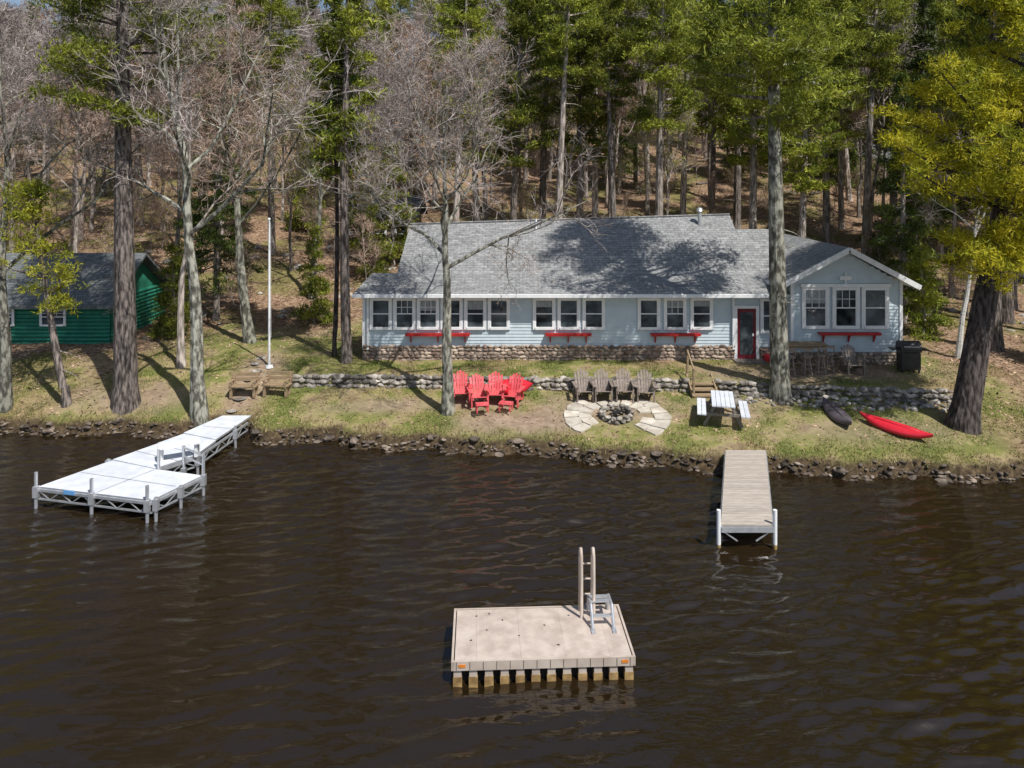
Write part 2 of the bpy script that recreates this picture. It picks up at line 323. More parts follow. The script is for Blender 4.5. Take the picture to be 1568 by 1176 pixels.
def window(cx,w,z0,z1,y,kind=0,casing=.1):
    c=casing; Y0=y-.09
    wf_.bx(cx-w/2-c,cx-w/2,Y0,y-.03,z0-c,z1+c); wf_.bx(cx+w/2,cx+w/2+c,Y0,y-.03,z0-c,z1+c)
    wf_.bx(cx-w/2,cx+w/2,Y0,y-.03,z1,z1+c); wf_.bx(cx-w/2,cx+w/2,Y0-.04,y-.03,z0-c,z0)
    zm=z0+(z1-z0)*.5
    wf_.bx(cx-w/2,cx+w/2,y-.05,y-.03,z0,z1,1)
    wf_.bx(cx-w/2,cx+w/2,Y0+.015,y-.045,zm-.022,zm+.022)
    for s in(-1,1): wf_.bx(cx+s*(w/2-.018)-.018,cx+s*(w/2-.018)+.018,Y0+.01,y-.052,z0,z1)
    if kind:
        for k in(-1,1): wf_.bx(cx+k*w/6-.01,cx+k*w/6+.01,Y0+.02,y-.052,zm,z1)
        wf_.bx(cx-w/2,cx+w/2,Y0+.02,y-.052,(zm+z1)/2-.01,(zm+z1)/2+.01)
    if R.random()<.5: wf_.bx(cx-w/2+.04,cx+w/2-.04,y-.056,y-.052,z1-R.uniform(.15,.4)*(z1-z0),z1-.02,2)
for k in range(6): window(-5.31+k*.956,.70,2.90,3.97,30,k in(1,2))
for cx in(1.30,2.30,3.31): window(cx,.72,2.90,3.97,30)
for k,cx in enumerate((5.54,6.60,7.68)): window(cx,.72,2.90,3.97,30,k==1)
window(10.4,.5,2.75,3.95,30)
for cx in(12.0,13.2,14.36): window(cx,.84,3.10,4.5,29.3,cx<14,.12)
wf_.bx(11.4,14.96,29.17,29.26,4.63,4.75)
wf_.obj('windows',['white','glass','curtain'],house)
mb=MB()
mb.bx(8.98,9.1,29.86,29.99,G,3.78,1); mb.bx(9.86,9.98,29.86,29.99,G,3.78,1); mb.bx(9.1,9.86,29.86,29.99,3.66,3.78,1)
mb.bx(9.1,9.86,29.9,29.98,G+.08,3.66,0); mb.bx(9.22,9.74,29.885,29.9,1.8,3.5,2); mb.bx(8.9,10.1,29.3,29.86,G-.1,G+.12,3)
mb.bx(9.7,9.76,29.84,29.88,2.55,2.65,1); mb.bx(10.15,10.5,29.6,29.85,G,G+.3,4)
mb.obj('door',['maroon','white','glass','greywood','redpl'],house)
mb=MB()
for a_,b_,y_,z in((-4.29,-1.7,29.97,2.6),(1.35,3.2,29.97,2.6),(5.6,7.6,29.97,2.6),(12.1,14.5,29.27,2.78)):
    mb.bx(a_,b_,y_-.24,y_,z,z+.06); mb.bx(a_,b_,y_-.26,y_-.24,z-.03,z+.08)
    for X0 in(a_+.2,b_-.2,(a_+b_)/2): mb.beam((X0,y_-.03,z-.3),(X0,y_-.2,z),.04,.04); mb.bx(X0-.02,X0+.02,y_-.05,y_,z-.33,z)
mb.obj('red_window_shelves',['red'],house)
mb=MB(); mb.tube([(8.6,33.9,6.5),(8.6,33.9,7.45)],[.09,.09],10,0); mb.tube([(8.6,33.9,7.4),(8.6,33.9,7.5),(8.6,33.9,7.58)],[.14,.15,.04],10,0,True); mb.tube([(1.1,33.9,6.4),(1.1,33.9,7.05)],[.05,.05],8,0,True)
mb.obj('vent_pipes',['alu'],house,smooth=True)

# ------------------------------------------------------------ green cabin
cab=empty('green_log_cabin',(-20.6,34.8,0)); g=hz(-20,32.5)
mb=MB(); z=g-.3
mb.bx(-3.3,3.0,-2.45,2.5,g-.5,3.55)
while z<3.5: mb.tube([(-3.4,-2.45,z+.08),(3.05,-2.45,z+.08)],[.09,.09],8); mb.tube([(3.0,-2.5,z+.08),(3.0,2.5,z+.08)],[.09,.09],8); z+=.17
mb.add([(3.0,-2.5,3.5),(3.0,2.5,3.5),(3.0,0,5.2)],[(0,1,2)]); mb.add([(-3.3,-2.5,3.5),(-3.3,2.5,3.5),(-3.3,0,5.2)],[(0,2,1)])
mb.obj('walls',['greenwall'],cab)
mb=MB(); mb.slab([(-3.7,-2.95,3.4),(3.4,-2.95,3.4),(3.4,0,5.4),(-3.7,0,5.4)],.12); mb.slab([(3.4,0,5.4),(3.4,2.95,3.4),(-3.7,2.95,3.4),(-3.7,0,5.4)],.12); mb.obj('roof',['gshingle'],cab)
wf_=MB(); window(.6,1.0,2.55,3.2,-2.53,1,.07); window(-1.6,.9,2.55,3.2,-2.53,1,.07); wf_.obj('windows',['white','glass','curtain'],cab)
def small_house(name,X,Y,w,dp,h,rh,wm,rz=0):
    g=hz(X,Y-dp/2); e=empty(name,(X,Y,g),rz); mb=MB(); mb.bx(-w/2,w/2,-dp/2,dp/2,-.8,h)
    for s in(-1,1): mb.add([(s*w/2,-dp/2,h),(s*w/2,dp/2,h),(s*w/2,0,h+rh)],[(0,1,2)])
    mb.obj('walls',[wm],e)
    mb=MB(); mb.slab([(-w/2-.4,-dp/2-.5,h-.2),(w/2+.4,-dp/2-.5,h-.2),(w/2+.4,0,h+rh+.1),(-w/2-.4,0,h+rh+.1)],.15); mb.slab([(w/2+.4,0,h+rh+.1),(w/2+.4,dp/2+.5,h-.2),(-w/2-.4,dp/2+.5,h-.2),(-w/2-.4,0,h+rh+.1)],.15); mb.obj('roof',['gshingle'],e)
    global wf_; wf_=MB()
    for k in range(3): window(-w/3+k*w/3,.8,1.1,2.1,-dp/2-.0)
    wf_.obj('windows',['white','glass','curtain'],e)
small_house('hillside_cabin',-8.8,51,4.6,4,2.5,1.0,'tanwall'); small_house('hillside_cabin',36,72,6,5,2.6,1.5,'tanwall')

# ------------------------------------------------------------ docks
D=empty('boat_dock'); zt=.55; mb=MB()
def poly(pl,t,z,mi): mb.slab([(p[0],p[1],z) for p in pl],t,mi,1)
poly([(-12.9,20.15),(-9.4,19.3),(-8.75,20.9),(-10.3,21.35),(-11.9,22.02)],.06,zt,0)
poly([(-11.895,22.03),(-10.3,21.36),(-9.55,22.4),(-11.2,23.33)],.06,zt+.02,0)
poly([(-11.2,23.34),(-9.55,22.41),(-9.45,23.6),(-10.75,24.2)],.06,zt+.03,0)
poly([(-10.75,24.21),(-9.45,23.61),(-9.15,25.95),(-10.15,25.95)],.06,zt+.06,0)
for p,q,zz in(((-12.3,21.1),(-9.15,20.15),zt),((-11.1,19.75),(-10.3,21.3),zt),((-11.55,22.7),(-9.9,21.9),zt+.02),((-10.4,24.85),(-9.35,24.6),zt+.06)):
    mb.beam((p[0],p[1],zz+.002),(q[0],q[1],zz+.002),.03,.008,1)
mb.obj('deck',['deckw','alu'],D)
mb=MB()
def truss(p,q,z0=.22,z1=.46):
    p=Vector((p[0],p[1],0));q=Vector((q[0],q[1],0)); U=Vector((0,0,1))
    mb.beam(p+U*z0,q+U*z0,.04,.04); mb.beam(p+U*z1,q+U*z1,.05,.07); n=max(2,int((q-p).length/.35))
    for k in range(n):
        a_=p.lerp(q,k/n);b_=p.lerp(q,(k+1)/n); mb.beam(a_+U*(z0 if k%2 else z1),b_+U*(z1 if k%2 else z0),.025,.025)
for p,q in(((-12.9,20.15),(-9.4,19.3)),((-9.4,19.3),(-8.75,20.9)),((-8.75,20.9),(-10.3,21.35)),((-9.55,22.4),(-9.15,25.6)),((-12.9,20.15),(-10.2,25.6)),((-10.3,21.35),(-9.55,22.4))): truss(p,q)
for p,h in(((-12.95,20.12),.95),((-11.2,19.7),.95),((-9.5,19.26),.95),((-9.3,19.32),.62),((-8.72,20.9),1.15),((-9.0,20.1),.6),((-9.5,21.4),1.2),((-9.5,22.35),.95),((-10.2,21.35),1.1),((-9.2,24.6),.7),((-12.0,21.98),.6)):
    mb.tube([(p[0],p[1],-.9),(p[0],p[1],h)],[.045,.045],8,0,True); mb.box((p[0],p[1],.42),(.13,.13,.3),0)
mb.beam((-8.72,20.9,1.1),(-9.5,21.4,1.15),.04,.04); mb.beam((-8.72,20.9,.85),(-9.5,21.4,.9),.04,.04); mb.obj('frame_and_posts',['alu'],D)
mb=MB(); mb.box((-9.95,22.1,1.0),(1.15,.4,.06),0,rz=.5)
for s in(-.5,.5):
    c_,s_=math.cos(.5)*s,math.sin(.5)*s
    mb.bx(-9.95+c_-.04,-9.95+c_+.04,22.1+s_-.12,22.1+s_+.12,.56,.98,0)
mb.box((-11.9,19.87,.5),(.35,.03,.1),1,rz=-.24)
m_=pmat('blue_sign',(.1,.3,.6),(.15,.35,.65),3,.5); mb.obj('dock_bench',['white',m_],D)
D=empty('fishing_dock'); mb=MB(); a0=Vector((5.04,17.85,0));a1=Vector((6.29,17.85,0));b0=Vector((6.56,22.7,0));b1=Vector((7.78,22.7,0))
n=34
for k in range(n):
    t0,t1=k/n,(k+.93)/n; z=Vector((0,0,.6)); mb.slab([a0.lerp(b0,t0)+z,a1.lerp(b1,t0)+z,a1.lerp(b1,t1)+z,a0.lerp(b0,t1)+z],.035)
mb.obj('deck_boards',['deckt'],D)
mb=MB(); z=Vector((0,0,.49))
mb.beam(a0+z,b0+z,.06,.14,1); mb.beam(a1+z,b1+z,.06,.14,1); mb.beam(a0+z-Vector((0,.03,0)),a1+z-Vector((0,.03,0)),.05,.13,1)
mb.beam(a0+z+Vector((.05,0,-.05)),a0+Vector((.4,.0,.2)),.03,.03,1); mb.beam(a1+z+Vector((-.05,0,-.05)),a1+Vector((-.4,.0,.2)),.03,.03,1)
for q in(a0+Vector((-.05,0,0)),a1+Vector((.06,-.0,0))):
    mb.tube([q+Vector((0,0,.12)),q+Vector((0,0,.95))],[.05,.05],10,0,True); mb.tube([q+Vector((0,0,-1)),q+Vector((0,0,.13))],[.048,.048],10,2,True)
for t in(.5,.85):
    for q in(a0.lerp(b0,t),a1.lerp(b1,t)): mb.tube([q+Vector((0,0,-1)),q+Vector((0,0,.5))],[.045,.045],8,1)
mb.obj('frame_and_posts',['white','alu','yellow'],D)

# ------------------------------------------------------------ swim raft
D=empty('swim_raft',(.53,13.93,0),.045)
m,nt,b=base_mat('raft_panels'); N=nt.nodes;L=nt.links; tc=N.new('ShaderNodeTexCoord')
sp_=N.new('ShaderNodeSeparateXYZ'); L.new(tc.outputs['Object'],sp_.inputs[0])
def mth(op,a_,b_=None):
    q=N.new('ShaderNodeMath'); q.operation=op
    for i_,v_ in enumerate((a_,b_)):
        if v_ is None: continue
        if isinstance(v_,(int,float)): q.inputs[i_].default_value=v_
        else: L.new(v_,q.inputs[i_])
    return q.outputs[0]
zig=mth('PINGPONG',sp_.outputs[0],.2); ww=mth('ADD',sp_.outputs[1],mth('MULTIPLY',zig,.4)); rib=mth('PINGPONG',ww,.035); rb=mth('MULTIPLY',rib,28)
seam=mth('PINGPONG',mth('ADD',sp_.outputs[0],.4),.4); sm=mth('GREATER_THAN',seam,.006)
no=N.new('ShaderNodeTexNoise'); no.inputs['Scale'].default_value=4; no.inputs['Detail'].default_value=9; L.new(tc.outputs['Object'],no.inputs['Vector'])
cr=N.new('ShaderNodeValToRGB'); cr.color_ramp.elements[0].position=.3; cr.color_ramp.elements[1].position=.62; cr.color_ramp.elements[0].color=(.42,.34,.285,1); cr.color_ramp.elements[1].color=(.58,.49,.42,1); L.new(no.outputs[0],cr.inputs[0])
mr=N.new('ShaderNodeMapRange'); mr.inputs[3].default_value=.93; mr.inputs[4].default_value=1.0; L.new(rb,mr.inputs[0])
hs=N.new('ShaderNodeHueSaturation'); L.new(cr.outputs[0],hs.inputs['Color']); L.new(mth('MULTIPLY',mr.outputs[0],mth('ADD',mth('MULTIPLY',sm,.2),.8)),hs.inputs['Value'])
L.new(hs.outputs[0],b.inputs['Base Color']); b.inputs['Roughness'].default_value=.6
bp=N.new('ShaderNodeBump'); bp.inputs['Strength'].default_value=.25; bp.inputs['Distance'].default_value=.006; L.new(rb,bp.inputs['Height']); L.new(bp.outputs[0],b.inputs['Normal'])
M['raft']=m
mb=MB(); mb.bx(-1.58,1.58,-.76,.76,.37,.42,0)
for s in(-1,1): mb.bx(-1.62,1.62,s*.79-.02,s*.79+.02,.27,.43,1); mb.bx(s*1.62-.02,s*1.62+.02,-.81,.81,.27,.432,1)
for k in range(14): mb.bx(-1.55+k*.238-.004,-1.55+k*.238+.004,-.815,-.809,.28,.42,3)
for s in(-1,1): mb.bx(s*1.45-.06,s*1.45+.06,-.82,-.81,.33,.38,4)
nfl=12
for k in range(nfl):
    X0=-1.53+k*3.06/(nfl-1); mb.bx(X0-.07,X0+.07,-.78,.76,.14,.27,1); mb.bx(X0-.08,X0+.08,-.785,.76,-.08,.14,2)
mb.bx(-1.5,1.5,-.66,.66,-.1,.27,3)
mb.obj('deck_and_floats',['raft','tanpl','yellow','dark','orange'],D)
mb=MB()
for X0 in(.84,1.08):
    mb.tube([(X0,.40,.3),(X0,.40,1.2),(X0,.42,1.6),(X0,.50,1.72),(X0,.61,1.66),(X0,.64,1.5),(X0,.64,.42)],[.032]*7,8,0,True)
for z in(.75,1.05,1.35): mb.tube([(.84,.64,z),(1.08,.64,z)],[.02,.02],6,0)
mb.obj('tall_handrail',['tanpl'],D,smooth=True)
mb=MB()
for X0 in(1.0,1.40): mb.tube([(X0,.66,.42),(X0,.60,.74),(X0,.25,.76),(X0,.02,.43)],[.03]*4,8,0,True); mb.tube([(X0,.66,.45),(X0,.82,.44),(X0,.84,.2),(X0,.84,-.5)],[.024]*4,8,0,True); mb.bx(X0-.04,X0+.04,-.12,.1,.425,.44)
for yy,z in((.16,.60),(.40,.75),(.56,.74)): mb.bx(1.0,1.40,yy-.045,yy+.045,z-.012,z+.012)
mb.obj('aluminium_ladder',['alu'],D)
mb=MB()
for q in((-1.2,.55),(-.7,.4),(-1.0,.1),(.1,.2),(.3,-.4),(-1.3,-.2),(.6,.5),(-.4,-.1),(-.95,.62)): rock(mb,(q[0],q[1],.422),(.03,.018,.006))
mb.obj('debris_specks',['dark'],D)

# ------------------------------------------------------------ furniture
def adirondack(name,X,Y,mat,rz=0,ott=False):
    mb=MB()
    for s in(-1,1):
        mb.box((s*.29,-.42,.27),(.05,.1,.54)); mb.beam((s*.25,-.5,.33),(s*.25,.45,.06),.03,.1)
        mb.box((s*.33,-.15,.56),(.13,.75,.03)); mb.beam((s*.27,.18,.54),(s*.27,.36,.1),.04,.05)
    for k in range(6): mb.box((0,-.46+k*.1,.37-k*.027),(.54,.082,.025),rx=-.25)
    for k in range(5):
        u=(k-2); h=.98-.05*abs(u)**1.3; mb.beam((u*.09,.08,.22),(u*.112,.42,h),.082,.02)
    mb.beam((-.27,.29,.62),(.27,.29,.62),.03,.06); mb.box((0,.13,.28),(.5,.03,.08))
    if ott:
        for k in range(4): mb.box((0,-1.05+k*.1,.3-.02*abs(k-1.5)),(.44,.08,.025))
        for s in(-1,1): mb.beam((s*.2,-1.08,.27),(s*.2,-.68,.2),.03,.06); mb.box((s*.19,-1.02,.13),(.04,.06,.26)); mb.box((s*.19,-.74,.1),(.04,.06,.2))
    o=mb.obj(name,[mat],loc=(X,Y,hz(X,Y)+.0),rz=rz); return o
for X,Y,r in((2.6,27.05,.1),(3.3,27.0,0),(4.08,26.95,-.05),(4.85,26.95,-.1)): adirondack('adirondack_chair',X,Y,'brownchair',r)
for X,Y,r,o in((-1.86,26.95,.12,0),(-1.22,26.6,.2,1),(-.60,26.8,0,0),(.05,26.75,-.3,1)): adirondack('adirondack_chair',X,Y,'redchair',r,o)
adirondack('adirondack_chair',13.0,28.3,'brownchair',-.05)
def kayak(name,p,q,W,H,mat,lean=0,flip=False):
    p=Vector(p);q=Vector(q); Lh=(q-p).length; mb=MB(); n=17; k=12
    for i in range(n):
        t=i/(n-1)*2-1; w=W/2*max(.02,(1-abs(t)**2.4)); zr=.10*abs(t)**3*1.5
        for j in range(k):
            a_=2*math.pi*j/k; yy=w*math.cos(a_); zz=math.sin(a_); zz=zz*(H*.45 if zz>0 else H*.55)*(1-.6*abs(t)**3)
            mb.v.append((t*Lh/2,yy,zz+zr+H*.55))
    for i in range(n-1):
        for j in range(k): mb.f.append((i*k+j,i*k+(j+1)%k,(i+1)*k+(j+1)%k,(i+1)*k+j)); mb.m.append(0)
    if not flip:
        pts=[(.0+Lh*.15*math.cos(a_),W*.27*math.sin(a_),H*1.02) for a_ in np.linspace(0,2*math.pi,17)]
        mb.add(pts[:-1],[tuple(range(16))],1); mb.tube(pts,[.02]*17,5,0)
    else: mb.beam((-Lh*.45,0,H*1.0),(Lh*.45,0,H*1.0),.03,.04,0)
    o=mb.obj(name,[mat,'dark'],smooth=True); o.location=(p+q)/2
    dd=q-p; o.rotation_euler=(lean,-math.atan2(dd.z,Vector((dd.x,dd.y)).length),math.atan2(dd.y,dd.x)); return o
kayak('kayak',(11.8,25.05,hz(11.8,25.05)-.05),(13.25,23.25,hz(13.25,23.25)+.02),.58,.28,'redpl',.25,True)
kayak('kayak',(11.05,26.2,hz(11.05,26.2)-.04),(11.1,24.1,hz(11.1,24.1)),.60,.28,'greykayak',.2,True)
kayak('kayak',(-.7,27.35,1.12),(.78,27.3,1.2),.62,.35,'redpl',.9,True)
mb=MB()
for k in range(5): mb.box((-.3+k*.15,0,.75),(.135,1.8,.04),0)
for s in(-1,1):
    for k in range(2): mb.box((s*(.62+k*.15),0,.45),(.135,1.8,.04),0)
for yy in(-.62,.62):
    mb.box((0,yy,.70),(.72,.06,.08),1); mb.box((0,yy,.40),(1.5,.06,.09),1)
    for s in(-1,1): mb.beam((s*.25,yy+.05,.72),(s*.62,yy+.05,0),.05,.09,1)
mb.beam((0,-.58,.4),(0,0,.7),.06,.05,1); mb.beam((0,.58,.4),(0,0,.7),.06,.05,1)
mb.obj('picnic_table',['deckw','greywood'],loc=(7.15,25.1,hz(7.15,25.0)),rz=-.24)
F0=empty('fire_pit',(3.6,25.5,0)); mb=MB()
for lev in range(2):
    for k in range(15):
        a_=(k+.5*lev)/15*6.283; X=.52*math.cos(a_);Y=.52*math.sin(a_); rock(mb,(X,Y,hz(3.6+X,25.5+Y)+.07+lev*.12),(.10,.13,.08),rz=a_)
mb.obj('stone_ring',['rock','dark'],F0)
mb=MB(); pts=[(.44*math.cos(a_),.44*math.sin(a_),hz(3.6,25.5)+.02) for a_ in np.linspace(0,6.283,21)[:-1]]; mb.add(pts,[tuple(range(20))])
for k in range(3): a_=k*1.1+.3; mb.tube([(-.25*math.cos(a_),-.25*math.sin(a_),.83),(.25*math.cos(a_),.25*math.sin(a_),.9)],[.04,.035],6,0,True)
mb.obj('ashes_and_logs',['black'],F0)
mb=MB()
for ring,(r0,r1,nn) in enumerate(((.86,1.28,14),(1.30,1.80,18))):
    a_=R.uniform(0,.3)
    cuts=[]; 
    while a_<6.283+.1: cuts.append(a_); a_+=6.283/nn*R.uniform(.7,1.3)
    for c0,c1 in zip(cuts[:-1],cuts[1:]):
        mid=((c0+c1)/2)%6.283
        if 4.0<mid<5.35: continue
        if ring==1 and 1.0<mid<2.2: continue
        if ring==0 and 3.6<mid<4.0: continue
        g_=.03; j=lambda:R.uniform(-.05,.05); ps=[]
        for rr,aa in((r0+.02,c0+g_/r0),(r1,c0+g_/r1),(r1+.05,(c0+c1)/2),(r1,c1-g_/r1),(r0+.02,c1-g_/r0)):
            r2=rr+j(); X=r2*math.cos(aa);Y=r2*math.sin(aa)*.95; ps.append((X,Y,hz(3.6+X,25.5+Y)+.05))
        mb.slab(ps,.1)
mb.obj('flagstones',['flag'],F0)
mb=MB()
for k in range(4): mb.bx(6.6,7.5,26.85+k*.27,27.16+k*.27,.98+k*.14,1.04+k*.14)
for X0 in(6.58,7.5): mb.beam((X0,26.85,.95),(X0,27.95,1.5),.05,.2)
mb.tube([(6.62,26.95,.9),(6.62,26.95,2.0)],[.045,.045],6,0,True); mb.tube([(6.62,27.9,1.4),(6.62,27.9,2.45)],[.045,.045],6,0,True); mb.beam((6.62,26.9,1.95),(6.62,27.95,2.42),.05,.07)
mb.obj('wooden_steps',['wood'])
for X,Y,r in((-10.0,27.55,.05),(-8.75,27.5,-.12)):
    mb=MB()
    for k in range(3): mb.box((0,-.14+k*.14,.42),(1.05,.12,.04))
    for k in range(2): mb.box((0,.25+k*.03,.6+k*.17),(1.05,.03,.13))
    for s in(-.42,.42): mb.box((s,-.12,.2),(.09,.09,.4)); mb.beam((s,.16,0),(s,.3,.85),.08,.06); mb.box((s,0,.36),(.06,.4,.06)); mb.box((s,-.02,.6),(.08,.42,.03)); mb.box((s,-.18,.5),(.06,.06,.2))
    mb.obj('garden_bench',['wood'],loc=(X,Y,hz(X,Y)),rz=r)
mb=MB(); mb.box((0,0,1.0),(1.9,.65,.05)); 
for a_ in(-.82,.82):
    for b_ in(-.24,.24): mb.box((a_,b_,.5),(.07,.07,1.0))
mb.box((0,0,.93),(1.7,.5,.08)); mb.box((0,0,.25),(1.6,.05,.05)); mb.obj('bar_table',['wood'],loc=(11.15,28.6,hz(11.15,28.6)))
for X,Y in((10.55,28.0),(11.15,27.95),(11.7,28.05),(12.15,28.35)):
    mb=MB(); mb.tube([(0,0,.66),(0,0,.72)],[.18,.18],14,0,True)
    for a_ in range(4):
        c_,s_=math.cos(a_*1.571+.78),math.sin(a_*1.571+.78); mb.beam((c_*.1,s_*.1,.67),(c_*.2,s_*.2,0),.04,.04)
    mb.tube([(.17*math.cos(t),.17*math.sin(t),.25) for t in np.linspace(0,6.283,13)],[.015]*13,5)
    for a_ in(-.14,.14): mb.beam((a_,-.12,.7),(a_,-.15,1.0),.03,.03)
    mb.beam((-.16,-.15,.98),(.16,-.15,.98),.03,.1)
    mb.obj('bar_stool',['brownchair'],loc=(X,Y,hz(X,Y)),rz=R.uniform(-.3,.3))
mb=MB(); mb.bx(-.35,.35,-.25,.25,.12,.75); n=8
prof=[(.27*math.cos(math.pi*k/n),.9+.28*math.sin(math.pi*k/n)) for k in range(n+1)]
vs=[(s,p[0],p[1]) for s in(-.38,.38) for p in prof]; mb.add(vs,[(k,k+1,k+n+2,k+n+1) for k in range(n)]+[tuple(range(n+1)),tuple(range(n+1,2*n+2))])
mb.bx(-.38,.38,-.27,.27,.78,.9); mb.bx(.39,.68,-.22,.22,.84,.88); mb.bx(-.68,-.39,-.22,.22,.84,.88)
mb.tube([(-.28,-.31,1.0),(.28,-.31,1.0)],[.02,.02],6,2,True); mb.bx(-.3,.3,-.262,-.255,.2,.68,0)
for a_ in(-.3,.3):
    for b_ in(-.2,.2): mb.tube([(a_,b_,0),(a_,b_,.13)],[.04,.04],8)
mb.obj('barbecue_grill',['black','darkchair','alu'],loc=(15.2,28.35,hz(15.2,28.3)),rz=-.1)
mb=MB(); g=hz(-9.65,29.4); mb.tube([(0,0,0),(0,0,4.6),(0,0,5.85)],[.05,.04,.025],10,0,True); rock(mb,(0,0,5.9),(.06,.06,.06)); mb.tube([(0,0,0),(0,0,.1)],[.16,.14],10,0,True); mb.tube([(.07,0,1.2),(.05,0,5.8)],[.006,.006],4); mb.obj('flagpole',['white'],loc=(-9.65,29.4,g))
mb=MB()
for k in range(7): X=-10.2+.1*math.sin(k*2); Y=26.9+k*.55; rock(mb,(X,Y,hz(X,Y)+.01),(.30,.22,.035))
mb.obj('stepping_stones',['rock'])
mb=MB()
for k in range(60): X=R.uniform(-30,-7);Y=R.uniform(33,50);s=R.uniform(.1,.4); rock(mb,(X,Y,hz(X,Y)),(s*1.3,s,s*.7))
for k in range(40): X=R.uniform(16,34);Y=R.uniform(26,48);s=R.uniform(.1,.3); rock(mb,(X,Y,hz(X,Y)),(s*1.3,s,s*.7))
mb.obj('hillside_boulders',['rock'])
mb=MB()
for k in range(45):
    Y=R.uniform(40,75);X=R.uniform(-.7*Y,.7*Y);a_=R.uniform(0,3.14);l=R.uniform(1,3.5)
    if -14<X<-5 and 46<Y<55: continue
    p0=(X,Y,hz(X,Y)+.1);X1,Y1=X+l*math.cos(a_),Y+l*math.sin(a_)*.5; mb.tube([p0,(X1,Y1,hz(X1,Y1)+.12)],[R.uniform(.06,.13),.05],7,0,True)
mb.obj('fallen_logs',['barkmid'])

# ------------------------------------------------------------ trees
def tufts(mb,C,npt,tl,tw,mi,up=.25,sp=.12):
    C=np.array(C); n=len(C)*npt; c=np.repeat(C,npt,0)+NR.normal(0,sp,(n,3))*np.array([1,1,.6])
    d=NR.normal(size=(n,3)); d[:,2]+=up*2; d/=np.linalg.norm(d,axis=1)[:,None]
    s=np.cross(d,NR.normal(size=(n,3))); s/=np.linalg.norm(s,axis=1)[:,None]
    l=NR.uniform(.6,1.2,(n,1))*tl
    V=np.stack([c+s*tw/2,c-s*tw/2,c+d*l],1).reshape(-1,3); F=np.arange(3*n).reshape(-1,3); mb.addnp(V,F,mi)
def pine(H,r,cs,rmax,seed,tl=.30,tw=.075,npt=12,dens=1.,lean=(0,0),shape='pine',gap=.18,sway=.12,stubs=True,bias=None,ystep=.5,sp=.14,elo=-.05,clump=0,group=0):
    rg=random.Random(seed); mb=MB(); n=12; P=[];Rr=[]
    sxx,syy=rg.uniform(-1,1)*sway,rg.uniform(-1,1)*sway
    for i in range(n+1):
        t=i/n; P.append(Vector((lean[0]*t+sxx*math.sin(t*5),lean[1]*t+syy*math.sin(t*4+1),H*t))); Rr.append(r*((1-t)**.75)+.02)
    P[0].z=-.4
    P.insert(1,Vector((P[0].x,P[0].y,.12))); Rr[0]=r*1.5; Rr.insert(1,r*1.25); P.insert(2,Vector((P[0].x+lean[0]*.03,P[0].y,.7))); Rr.insert(2,r*1.03)
    mb.tube(P,Rr,10,0)
    def at(z):
        t=z/H; return Vector((lean[0]*t+sxx*math.sin(t*5),lean[1]*t+syy*math.sin(t*4+1),z))
    z=cs*H; C=[]
    while z<H:
        u=(z-cs*H)/(H-cs*H)
        prof=min(1,(u+.25)/.45)*(1-u)**.6 if shape=='pine' else (1-u)**.85+.05
        for k in range(rg.choice([4,5])):
            if rg.random()<gap: continue
            az=rg.uniform(0,6.283); Lb=rmax*prof*rg.uniform(.55,1.15)
            if bias: Lb*=1+bias[2]*math.cos(az-math.atan2(bias[1],bias[0]))
            if Lb<.25: Lb=.25
            el=(elo+.6*u+rg.uniform(-.12,.2)) if shape=='pine' else (-.35+.7*u)
            p=at(z+rg.uniform(-.15,.15)); d=Vector((math.cos(az)*math.cos(el),math.sin(az)*math.cos(el),math.sin(el)))
            q=p+d*Lb*.55; e=p+d*Lb+Vector((0,0,.10*Lb if shape=='pine' else -.08*Lb)); rb=.015+.012*Lb
            mb.tube([p,q,e],[rb*1.5,rb,.008],3,0)
            side=Vector((-math.sin(az),math.cos(az),0))
            def pt():
                f=rg.uniform(.28,1)**.8; lat=rg.gauss(0,.17)*Lb*(1.25-f*.6); c=p.lerp(q,f/.55) if f<.55 else q.lerp(e,(f-.55)/.45)
                return c,c+side*lat+Vector((0,0,rg.uniform(-.05,.14+clump)))
            if group:
                for s in range(max(2,int(Lb*1.7*dens))):
                    b0_,c=pt(); mb.tube([b0_,c],[.014,.008],3,0)
                    for g2 in range(group):
                        v=Vector((rg.gauss(0,.26),rg.gauss(0,.26),rg.gauss(0,.15))); w2=c+v; C.append((w2.x,w2.y,w2.z))
            else:
                for s in range(int(Lb*5.5*dens)+2):
                    _,c=pt(); C.append((c.x,c.y,c.z))
        z+=ystep/max(dens,.5)*rg.uniform(.7,1.3)
    tufts(mb,C,npt,tl,tw,1,sp=sp)
    if stubs:
        for k in range(int(cs*H*1.1)):
            z=rg.uniform(.3,1)*cs*H; az=rg.uniform(0,6.28); Lb=rg.uniform(.3,1.4); p=at(z); d=Vector((math.cos(az),math.sin(az),rg.uniform(-.3,.2)))
            mb.tube([p,p+d*Lb*.6,p+d*Lb+Vector((rg.uniform(-.1,.1),0,rg.uniform(-.2,.1)))],[.025,.016,.005],3,0)
    return mb
